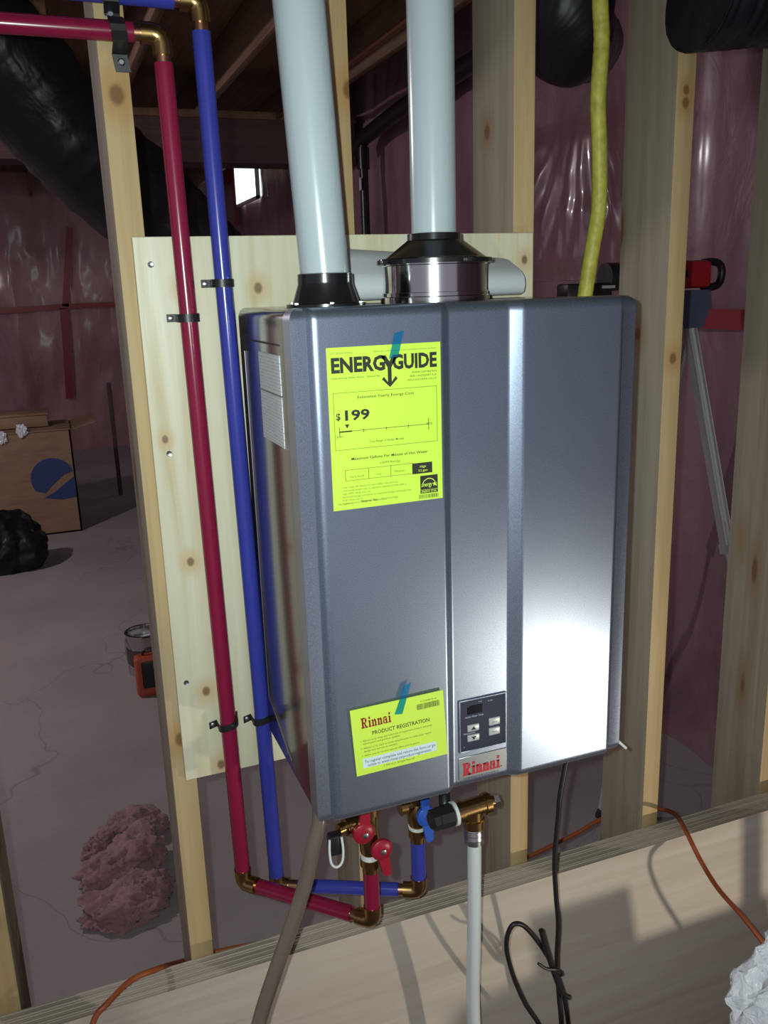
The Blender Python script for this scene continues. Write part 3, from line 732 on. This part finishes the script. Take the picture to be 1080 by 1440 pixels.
MB().lathe((-.1305, -.19, .938), (-1, -.2, 0), [(0, .011), (.022, .011), (.023, .0135), (.040, .0135), (.041, .009), (.052, .009)], 18).build('drain_port', 'brass', hv)
cp_ = MB().box(-.1985, -.1795, -.213, -.196, .905, .937, .003).build('drain_cap', 'plastic_black', hv)
loop = [(-.1990, -.214, .935), (-.2005, -.216, .915), (-.1985, -.217, .897), (-.1905, -.217, .890), (-.1825, -.217, .897), (-.1800, -.216, .915), (-.181, -.214, .935)]
MB().tube(spline(loop, 6), .0018, 8).build('cap_strap', 'ptfe_white', cp_)
cv = thing('cold_service_valve', (-.0275, -.13, .835), 'brass isolation valve with a blue lever under the heater', 'valve')
MB().lathe((-.0275, -.13, .832), UZ, [(0, .0125), (.010, .0125), (.011, .0155), (.024, .0155), (.025, .012), (.036, .0160), (.060, .0165), (.070, .013), (.080, .0175), (.100, .0175), (.101, .012), (.182, .012)], 24).build('valve_body', 'brass', cv)
MB().lathe((-.0275, -.13, .852), UZ, [(0, .0148), (.009, .0150)], 20).build('thread_tape', 'ptfe_white', cv)
hb = lever(cv, (-.0215, -.150, .889), (.10, 0, -1), 'plastic_blue')
MB().obox((-.0235, -.1535, .914), (.0075, 0, 0), (0, .0035, 0), (0, 0, .018), .003).build('handle_tail', 'plastic_blue', hb)
MB().lathe((-.0275, -.13, .900), (-1, 0, 0), [(0, .011), (.018, .011), (.019, .0135), (.030, .0135)], 18).build('drain_port', 'brass', cv)
# gas tee, union and the white drop pipe
GX, GY, GZ = .0385, -.2, .917
gt = thing('gas_tee', (GX, GY, GZ), 'brass tee with black union and steel coupling under the heater', 'pipe fitting')
ga = Vector((1, .0, .06)).normalized()
gc = Vector((GX, GY, GZ))
MB().lathe(gc-ga*.030, ga, [(0, .0165), (.010, .0165), (.011, .0145), (.046, .0145), (.047, .0165), (.056, .0165), (.057, .009), (.064, .009)], 24).lathe(gc, (0, 0, -1), [(0, .014), (.018, .0145), (.019, .0170), (.033, .0170)], 24).build('tee', 'brass', gt)
MB().lathe(gc-ga*.036, ga, [(0, .0188), (.005, .0188)], 24).build('white_ring', 'ptfe_white', gt)
MB().lathe(gc-ga*.075, ga, [(0, .012), (.004, .0165), (.014, .0165), (.015, .0175), (.038, .0175)], 8).build('union_nut', 'plastic_black', gt)
MB().tube(spline([gc-ga*.045, gc-ga*.040+Vector((0, .02, .004)), gc-ga*.036+Vector((0, .03, .04)), gc-ga*.036+Vector((0, .032, .098))], 4), .009, 16).build('riser', 'plastic_black', gt)
MB().lathe(gc+ga*.034, ga, [(0, .0105), (.008, .0105)], 6).build('plug', 'steel', gt)
MB().lathe(gc-UZ*.031, (0, 0, -1), [(0, .0150), (.004, .0165), (.006, .0150), (.012, .0165), (.014, .0150), (.020, .0165), (.022, .0150), (.030, .0155)], 24).build('coupling', 'steel', gt)
tag(MB().tube(spline([(GX+.0005, GY, GZ-.058), (GX-.001, GY, GZ-.22), (GX-.003, GY, GZ-.40), (GX-.004, GY-.04, GZ-.60), (GX-.004, GY-.11, .02)], 6), .0112, 24).build('drop_pipe', 'white_pipe', base=(GX, GY, .01)), 'straight white pipe dropping from the brass tee to the floor', 'pipe')
# clear drain hose
hp = [(-.205, -.20, ZB+.005), (-.218, -.235, .985), at(440, 1190, Y=-.24), at(430, 1240, Y=-.245), at(407, 1310, Y=-.255), at(386, 1370, Y=-.265), at(364, 1440, Y=-.28), at(345, 1540, Y=-.31), (-.40, -.36, .03), (-.38, -.48, .014)]
hp[0] = Vector((-.214, -.225, ZB+.006))
tag(MB().tube(spline(hp, 10), .0105, 20).build('drain_hose', 'vinyl_hose', base=hp[-1]), 'murky clear vinyl drain hose curving down to the floor', 'hose')
# power cord with its tied loop
pc = thing('power_cord', (.258, -.13, ZB), 'black power cord with a tied loop')
pc.parent = ht; pc.location = Vector((.258, -.13, ZB))-ORG['water_heater']
YC = -.185
main = [(.240, -.17, ZB+.004), at(789, 1110, Y=YC), at(785, 1150, Y=YC), at(780, 1210, Y=YC), at(782, 1260, Y=YC), at(785, 1300, Y=YC), at(783, 1350, Y=YC), at(786, 1400, Y=YC-.01), at(789, 1450, Y=YC-.02), at(780, 1530, Y=YC-.03)]
lp = [at(800, 1450, Y=YC-.015), at(793, 1400, Y=YC-.018), at(778, 1360, Y=YC-.02), at(757, 1325, Y=YC-.022), at(735, 1301, Y=YC-.022), at(719, 1303, Y=YC-.02), at(712, 1330, Y=YC-.018), at(721, 1370, Y=YC-.018), at(738, 1410, Y=YC-.016), at(760, 1445, Y=YC-.016), at(780, 1500, Y=YC-.02)]
MB().tube(spline(main, 8), .0043, 12).build('hanging_lead', 'cord_black', pc)
MB().tube(spline(lp, 8), .0040, 12).build('loop', 'cord_black', pc)
MB().tube(spline([at(761, 1308, Y=YC-.03), at(767, 1330, Y=YC-.03), at(778, 1365, Y=YC-.03), at(790, 1395, Y=YC-.028), at(800, 1402, Y=YC-.028)], 6), .0045, 10).build('bundle_end', 'cord_black', pc)
MB().tube(spline([at(757, 1355, Y=YC-.034), at(768, 1362, Y=YC-.036), at(786, 1364, Y=YC-.036), at(790, 1370, Y=YC-.02), at(780, 1372, Y=YC-.004)], 6), .0025, 8).build('twist_tie', 'cord_black', pc)

# pipe clips on the board and the strap on the stud
def clip(x, z, side, label, drop=0.):
    t = thing('pipe_clip', (x, 0, z), label, 'pipe clip', 'black pipe clips')
    pts = [(-.026, -.001), (-.0145, -.0012), (-.0142, -.0185)]
    arc = [(-.0142*math.cos(a), -.0185-.0142*math.sin(a)) for a in [math.pi*k/8 for k in range(9)]]
    prof2 = [(-.027, -.0015), (-.0150, -.0015)]+arc+[(.0150, -.0015), (.0185, -.0015)]
    mb = MB(); vs = []
    for (a, b) in prof2:
        for zz in (-.0055, .0055):
            vs.append((x+a, b, z+zz+drop*a)); vs.append((x+a*(1.0+.10*(abs(a) < .0149)), b-.0016, z+zz+drop*a))
    fs = []
    for k in range(len(prof2)-1):
        a, b = 4*k, 4*k+4
        fs += [(a, b, b+2, a+2), (a+1, a+3, b+3, b+1), (a, a+1, b+1, b), (a+2, b+2, b+3, a+3)]
    fs += [(0, 2, 3, 1), (4*len(prof2)-4, 4*len(prof2)-3, 4*len(prof2)-1, 4*len(prof2)-2)]
    mb.add(vs, fs); mb.build('strap', 'plastic_black', t)
    MB().lathe((x-.0215, -.003, z-drop*.0215), (0, -1, 0), [(0, .0038), (.0012, .0038), (.002, .002)], 10).build('screw', 'steel', t)
clip(-.3055, 1.6675, 1, 'black clip holding the red pipe near the top of the board')
clip(-.2540, 1.7125, 1, 'black clip holding the blue pipe near the top of the board')
clip(-.2975, 1.0465, 1, 'black clip holding the red pipe near the bottom of the board', .25)
clip(-.2430, 1.0450, 1, 'black clip holding the blue pipe near the bottom of the board', .25)
st = thing('pipe_strap', (-.366, YS, A.z), 'black strap holding the red and blue pipes to the left stud', 'pipe strap')
sz = A.z; sx = -.363
lo = Vector((sx+.004, 0, sz-.036)); hi = Vector((sx-.014, 0, A2.z+.05))
mb = MB(); pr = [(YS-.001, sz-.040), (YS-.003, sz-.020), (-.030, sz-.013), (-.0375, sz-.004), (-.0375, sz+.004), (-.030, sz+.014), (-.012, sz+.018), (-.012, A2.z-.020), (-.033, A2.z-.012), (-.0385, A2.z), (-.033, A2.z+.012), (YS-.004, A2.z+.022), (YS-.001, A2.z+.045)]
vs = []
for (yy, zz) in pr:
    xx = sx+.006-(zz-(sz-.04))*.17
    for dx in (-.0095, .0095): vs.append((xx+dx, yy, zz)); vs.append((xx+dx, yy-.003, zz))
fs = []
for k in range(len(pr)-1):
    a, b = 4*k, 4*k+4; fs += [(a, b, b+2, a+2), (a+1, a+3, b+3, b+1), (a, a+1, b+1, b), (a+2, b+2, b+3, a+3)]
fs += [(0, 2, 3, 1), (4*len(pr)-4, 4*len(pr)-3, 4*len(pr)-1, 4*len(pr)-2)]
mb.add(vs, fs); mb.build('band', 'plastic_black', st, angle=30)
for (xx, zz, yy) in ((sx+.004, sz-.029, YS-.005), (sx-.006, (sz+A2.z)/2, -.015)):
    MB().lathe((xx, yy, zz), (0, -1, 0), [(0, .0048), (.0015, .0048), (.003, .003)], 12).build('screw', 'steel', st)

# ------------------------------------------------------------------ orange extension cord
oc = [at(105, 1540, Y=-.13), at(130, 1440, Y=-.095), at(150, 1412, Y=-.085), at(185, 1378, Y=-.055), at(225, 1361, Y=-.02)+Vector((0, 0, 0)), at(262, 1350, Y=.165), at(310, 1337, Y=.172), at(430, 1312, Y=.172), at(590, 1272, Y=.172), at(740, 1206, Y=.172), at(810, 1172, Y=.172), at(850, 1150, Y=.172), at(900, 1138, Y=.168), at(930, 1138, Y=.10), at(950, 1146, Y=.02), at(965, 1170, Y=-.085), at(985, 1210, Y=-.14), at(1010, 1250, Y=-.20), at(1045, 1290, Y=-.26), at(1080, 1335, Y=-.31), at(1130, 1400, Y=-.36), at(1200, 1500, Y=-.40)]
tag(MB().tube(spline(oc, 8), .0044, 10).build('extension_cord', 'cord_orange', base=oc[-1]), 'orange extension cord draped over the leaning plywood and behind the studs', 'cord')

# ------------------------------------------------------------------ background things
def flex(name, pts, r, label, mat='black_wrap', ridge=.012, cat='duct', n=14):
    P = spline(pts, n); rs = [r*(1+ridge*math.sin(i*1.9)+.05*mnoise.noise(Vector((i*.35, r*9, 2.)))) for i in range(len(P))]
    rs[0] = r*.55; rs[-1] = r*.55
    mb = MB().tube(P, rs, 28)
    mb.v = [tuple(Vector(v)+Vector((mnoise.noise(Vector(v)*9), mnoise.noise(Vector(v)*9+Vector((9, 0, 0))), mnoise.noise(Vector(v)*9+Vector((0, 7, 0)))))*r*.09) for v in mb.v]
    return tag(mb.build(name, mat, base=P[0], angle=80), label, cat)
flex('flexible_duct', [(-1.35, .95, 2.66), (-1.0, 1.0, 2.56), at(-40, 40, Y=1.15), at(60, 150, Y=1.2), at(160, 250, Y=1.28), at(260, 340, Y=1.4), at(330, 420, Y=1.5), at(360, 520, Y=1.6)], .135, 'fat black flexible duct sloping down behind the left stud')
flex('flexible_duct', [(.60, .35, 2.62), at(795, 20, Y=.42), at(805, 50, Y=.60), at(818, 58, Y=.9), at(830, 66, Y=1.15)], .095, 'dark round duct hanging behind the yellow gas tubing')
flex('flexible_duct', [at(985, -22, Y=-.15), at(1003, -20, Y=-.15), at(1035, -20, Y=-.14), at(1080, -26, Y=-.13), (.85, -.12, 2.17), (1.1, -.11, 2.27), (1.35, -.10, 2.37)], .085, 'black plastic wrapped duct in the top right corner, in front of the studs')
# black drain pipe on the right wall
dp = thing('drain_stack', (1.42, 3.9, 0), 'thin black plastic drain pipe standing by the right wall', 'pipe')
MB().tube([(1.42, 3.95, 0), (1.42, 3.95, 2.52)], .026, 16).build('pipe', 'abs_black', dp)
MB().tube([(1.42, 4.05, 2.50), (1.42, 3.95, 2.55), (1.42, 3.4, 2.60), (1.42, 2.2, 2.66)], .045, 16).build('branch', 'abs_black', dp)
MB().lathe((1.42, 3.95, 2.38), UZ, [(0, .036), (.12, .036)], 16).build('coupling', 'abs_black', dp)
MB().box(1.388, 1.392, 3.92, 3.95, 2.26, 2.33).build('tag', 'sticker_white', dp, smooth=False)
# lighter copper run under the joists
tag(MB().tube([(.98, .9, 2.70), (.98, 4.2, 2.70)], .016, 12).build('ceiling_pipe', 'copper', base=(.98, .9, 2.70)), 'thin copper pipe running under the ceiling joists', 'pipe')
# dark board leaning by the right wall behind stud
# tripod stand and the red tool on it
tp = thing('tripod_stand', (1.33, .95, 0), 'grey metal tripod stand by the right wall', 'stand')
head = Vector((1.335, .93, 1.60))
for k, foot in enumerate([Vector((1.500, .58, .0)), Vector((1.02, .84, .0)), Vector((1.36, 1.40, .0))]):
    d = (foot-head).normalized(); s = d.cross(Vector((0, 1, 0))).normalized(); q = d.cross(s)
    top = head+d*.03; mid = head+d*.74
    lg = MB().obox((top+mid)/2+s*.013, d*((mid-top).length/2), s*.0055, q*.010, .001).obox((top+mid)/2-s*.013, d*((mid-top).length/2), s*.0055, q*.010, .001).obox((top+mid)/2, d*((mid-top).length/2), s*.010, q*.004).build('leg', 'aluminium', tp)
    e = foot-d*.02
    MB().obox((mid+e)/2-d*.04, d*((e-mid).length/2+.04), s*.0075, q*.0065, .001).build('leg_extension', 'aluminium', lg)
    MB().obox(mid, d*.012, s*.020, q*.012, .003).build('clamp', 'aluminium', lg)
    MB().lathe(foot+UZ*.001, UZ, [(0, .017), (.012, .015), (.026, .009)], 12).build('foot', 'plastic_black', lg)
MB().prism([(-.055, .055), (.055, .055), (.062, .01), (.035, -.055), (-.035, -.055), (-.062, .01)], head+Vector((0, -.035, .005)), UX, UZ, (0, 1, 0), .07).build('head', 'head_blue', tp)
tl = thing('power_tool', (1.25, .93, 1.665), 'red and black power tool lying on the tripod stand', 'power tool')
z0 = head.z+.0610
mbb = MB().obox((1.30, .93, z0+.045), (.095, 0, 0), (0, .036, 0), (0, 0, .040), .014); mbb.build('housing', 'tool_red', tl)
MB().obox((1.225, .889, z0+.050), (.0, 0, .012), (.02, 0, 0), (0, .004, 0)).build('vent_grille', 'plastic_black', tl)
MB().obox((1.28, .8935, z0+.046), (.022, 0, 0), (0, .0015, 0), (0, 0, .010), .001).build('badge', 'plastic_black', tl)
hpth = [(1.385, .93, z0+.078), (1.425, .93, z0+.080), (1.452, .93, z0+.070), (1.460, .93, z0+.045), (1.450, .93, z0+.015), (1.420, .93, z0+.006), (1.388, .93, z0+.010)]
MB().tube(spline(hpth, 6), .0115, 12).build('loop_handle', 'plastic_black', tl)
MB().lathe((1.212, .93, z0+.045), (-1, 0, 0), [(0, .040), (.02, .044), (.06, .044), (.065, .036), (.13, .034), (.135, .04), (.175, .04)], 20).build('motor', 'plastic_black', tl)
MB().obox((.97, .93, z0+.010), (.075, 0, 0), (0, .03, 0), (0, 0, .020), .006).build('battery', 'plastic_black', tl)
MB().obox((1.03, .899, z0+.018), (.022, 0, 0), (0, .001, 0), (0, 0, .004)).build('silver_plate', 'aluminium', tl)
# paint can and orange case on the floor beyond the left stud
can = thing('paint_can', (-.21, 2.62, 0), 'open metal paint can with drips on the floor behind the left stud', 'paint can')
cx, cy = -.215, 2.66
MB().lathe((cx, cy, 0), UZ, [(0, .082), (.004, .085), (.190, .085), (.194, .088), (.200, .088), (.200, .076), (.192, .074), (.15, .074), (.149, .001)], 28).build('can', 'galvanised', can)
MB().lathe((cx, cy, .1505), UZ, [(0, .073), (.004, .073)], 24).build('paint', 'sticker_white', can)
MB().tube(spline([(cx-.086, cy, .175), (cx-.092, cy-.03, .12), (cx-.085, cy-.075, .075), (cx-.03, cy-.115, .055), (cx+.05, cy-.10, .07), (cx+.086, cy, .175)], 6), .0022, 8).build('wire_handle', 'steel', can)
MB().lathe((cx, cy, .05), UZ, [(0, .0856), (.02, .0862), (.08, .0858)], 28, cap=False).build('dark_drips', 'beam_wood', can)
oca = thing('orange_case', (-.2, 2.40, 0), 'small orange-red plastic case with a dark front beside the paint can', 'case')
MB().box(-.288, -.14, 2.37, 2.44, 0, .185, .018, 3).build('shell', 'tool_orange', oca)
MB().box(-.262, -.16, 2.366, 2.372, .045, .165, .006).build('dark_panel', 'plastic_black', oca)
MB().tube(spline([(-.25, 2.405, .182), (-.245, 2.405, .205), (-.215, 2.405, .212), (-.185, 2.405, .205), (-.18, 2.405, .182)], 5), .006, 8).build('handle', 'plastic_black', oca)
# pink insulation scrap
def lump(c, rad, seed, sub=5, amp=.35, freq=3.2, floor_z=0.):
    b = bmesh.new(); bmesh.ops.create_icosphere(b, subdivisions=sub, radius=1)
    for v in b.verts:
        d = v.co.normalized(); s = 1+amp*fbm(d*freq+Vector((seed, 0, 0)), 1., 4)
        p = Vector((d.x*rad[0], d.y*rad[1], d.z*rad[2]))*s+Vector(c)+.006*Vector((fbm(d*9+Vector((0, seed, 0)), 1., 3), fbm(d*9+Vector((5, seed, 0)), 1., 3), fbm(d*9+Vector((0, seed, 5)), 1., 3))); p.z = max(p.z, floor_z+.001*(1+d.x)); v.co = p
    m = MB().bm(b); b.free(); return m
isn = thing('insulation_scrap', (-.40, 1.17, 0), 'torn pink fibreglass insulation batts on the floor behind the left stud', 'insulation')
for c, r_, sd in [((-.47, 1.00, .02), (.13, .085, .040), 3), ((-.41, 1.03, .03), (.08, .07, .045), 5), ((-.48, 1.15, .035), (.10, .08, .055), 8), ((-.415, 1.20, .04), (.09, .10, .065), 12), ((-.41, 1.36, .03), (.10, .08, .05), 15), ((-.515, 1.29, .025), (.05, .05, .045), 18)]:
    lump(c, r_, sd, 5, .34, 1.7).build('batt', 'pink_fibre', isn, angle=180)
# far left boxes
bx = thing('cardboard_box', (-.68, 5.7, 0), 'large brown cardboard box with a blue round emblem far left', 'box')
bx0, bx1, by0, by1, bh = -1.05, -.375, 5.45, 5.95, .765
mb = MB()
mb.box(bx0, bx1, by0, by0+.012, 0, bh).box(bx0, bx1, by1-.012, by1, 0, bh).box(bx0, bx0+.012, by0, by1, 0, bh).box(bx1-.012, bx1, by0, by1, 0, bh).box(bx0, bx1, by0, by1, 0, .012)
mb.build('carton', 'cardboard', bx, smooth=False)
MB().obox((bx1+.09, 5.70, bh+.02), (.095, 0, .025), (0, .24, 0), (0, 0, .004)).build('flap', 'cardboard', bx, smooth=False)
MB().obox(((bx0+bx1)/2, by0+.10, bh+.012), ((bx1-bx0)/2, 0, 0), (0, .11, .006), (0, 0, .004)).build('flap', 'cardboard', bx, smooth=False)
MB().obox(((bx0+bx1)/2, by1-.10, bh+.012), ((bx1-bx0)/2, 0, 0), (0, .11, -.006), (0, 0, .004)).build('flap', 'cardboard', bx, smooth=False)
ec = Vector((-.535, by0-.001, .42))
def sw(x): return .10*x*5+.0
up_ = [(.15*math.cos(a), .15*math.sin(a)) for a in [math.radians(t) for t in range(15, 216, 8)]]
up_ += [(-.06, -.105), (0, -.045), (.08, .02)]
lo_ = [(-.075, -.14), (.0, -.105), (.09, -.04), (.145, .0), (.150, -.02), (.150, -.155), (.05, -.165)]
MB().prism(up_, ec, UX, UZ, (0, -1, 0), .002).build('emblem', 'box_blue', bx, smooth=False)
MB().prism(lo_, ec, UX, UZ, (0, -1, 0), .002).build('emblem', 'box_blue', bx, smooth=False)
sbx = thing('small_box', (-.72, 5.7, bh+.02), 'small pale carton lying on top of the large cardboard box', 'box')
MB().box(-.86, -.52, 5.56, 5.84, bh+.024, bh+.115, .004).build('carton', 'cardboard', sbx)
MB().box(-.87, -.51, 5.55, 5.85, bh+.108, bh+.125, .003).build('lid', 'cardboard', sbx)
for k, (px, py, lab) in enumerate([(30, 606, 'crumpled silver foil scrap on the box front, right of two'), (2, 616, 'crumpled silver foil scrap on the box front at the left edge')]):
    c = at(px, py, Y=by0-.012)
    tag(lump(c, (.035, .010, .045), 4+k, 3, .5, 3., -1).build('foil_scrap', 'foil', base=c, angle=20), lab, 'foil', 'foil scraps')
tag(lump((-.90, 4.68, .15), (.27, .20, .24), 21, 5, .22, 1.6).build('black_bag', 'black_wrap', base=(-.9, 4.68, 0), angle=180), 'black plastic bag slumped in front of the large cardboard box', 'bag')
tag(MB().box(-.02, .015, 6.55, 6.58, 0, .98, .004).build('dark_plank', 'beam_wood', base=(0, 6.56, 0)), 'dark upright plank standing behind the left stud', 'plank')
# white crumpled bag on a stool at the lower right, close to the camera
T = at(1072, 1362, Y=-.80); Lf = at(1052, 1440, Y=-.80); SZ = .93
bcx = Lf.x+.072
stl = thing('wooden_stool', (bcx, -.82, 0), 'small wooden stool under the white bag, below the frame', 'stool')
MB().box(bcx-.09, bcx+.09, -.92, -.72, SZ-.022, SZ, .004).build('seat', 'stud_wood', stl)
for (lx, ly) in ((bcx-.075, -.905), (bcx+.075, -.905), (bcx-.075, -.735), (bcx+.075, -.735)):
    MB().tube([(lx, ly, SZ-.022), (lx+(lx-bcx)*.25, ly+(ly+.82)*.25, 0)], [.013, .010], 12).build('leg', 'stud_wood', stl)
wb = lump((bcx, -.80, (T.z+SZ)/2), (.060, .065, (T.z-SZ)/2), 31, 5, .22, 1.7, SZ)
wb.v = [tuple(Vector(v)+.004*Vector((mnoise.noise(Vector(v)*55), mnoise.noise(Vector(v)*55+Vector((4, 4, 4))), mnoise.noise(Vector(v)*55+Vector((9, 2, 1))))) if v[2] > SZ+.008 else v) for v in wb.v]
tag(wb.build('white_bag', 'white_bag', base=(bcx, -.80, SZ), angle=60), 'crumpled white plastic bag in the lower right corner', 'bag')
# unseen carton added before the work lamp, shaped to shade the sheets
ob = thing('shadow_carton', (.63, -.69, 0), 'open cardboard carton added unseen below the frame to shade the plywood', 'box')
mb = MB().box(.46, .80, -.61, -.60, 0, .485).box(.46, .80, -.78, -.77, 0, .485).box(.46, .47, -.77, -.61, 0, .485).box(.79, .80, -.77, -.61, 0, .485).box(.47, .79, -.77, -.61, 0, .01)
mb.build('carton', 'cardboard', ob, smooth=False)
MB().obox((.53, -.60, .515), (.068, 0, 0), (0, .003, 0), (0, .006, .034)).build('flap', 'cardboard', ob, smooth=False)
MB().obox((.785, -.60, .545), (.016, 0, 0), (0, .003, 0), (.012, .006, .062)).build('flap', 'cardboard', ob, smooth=False)
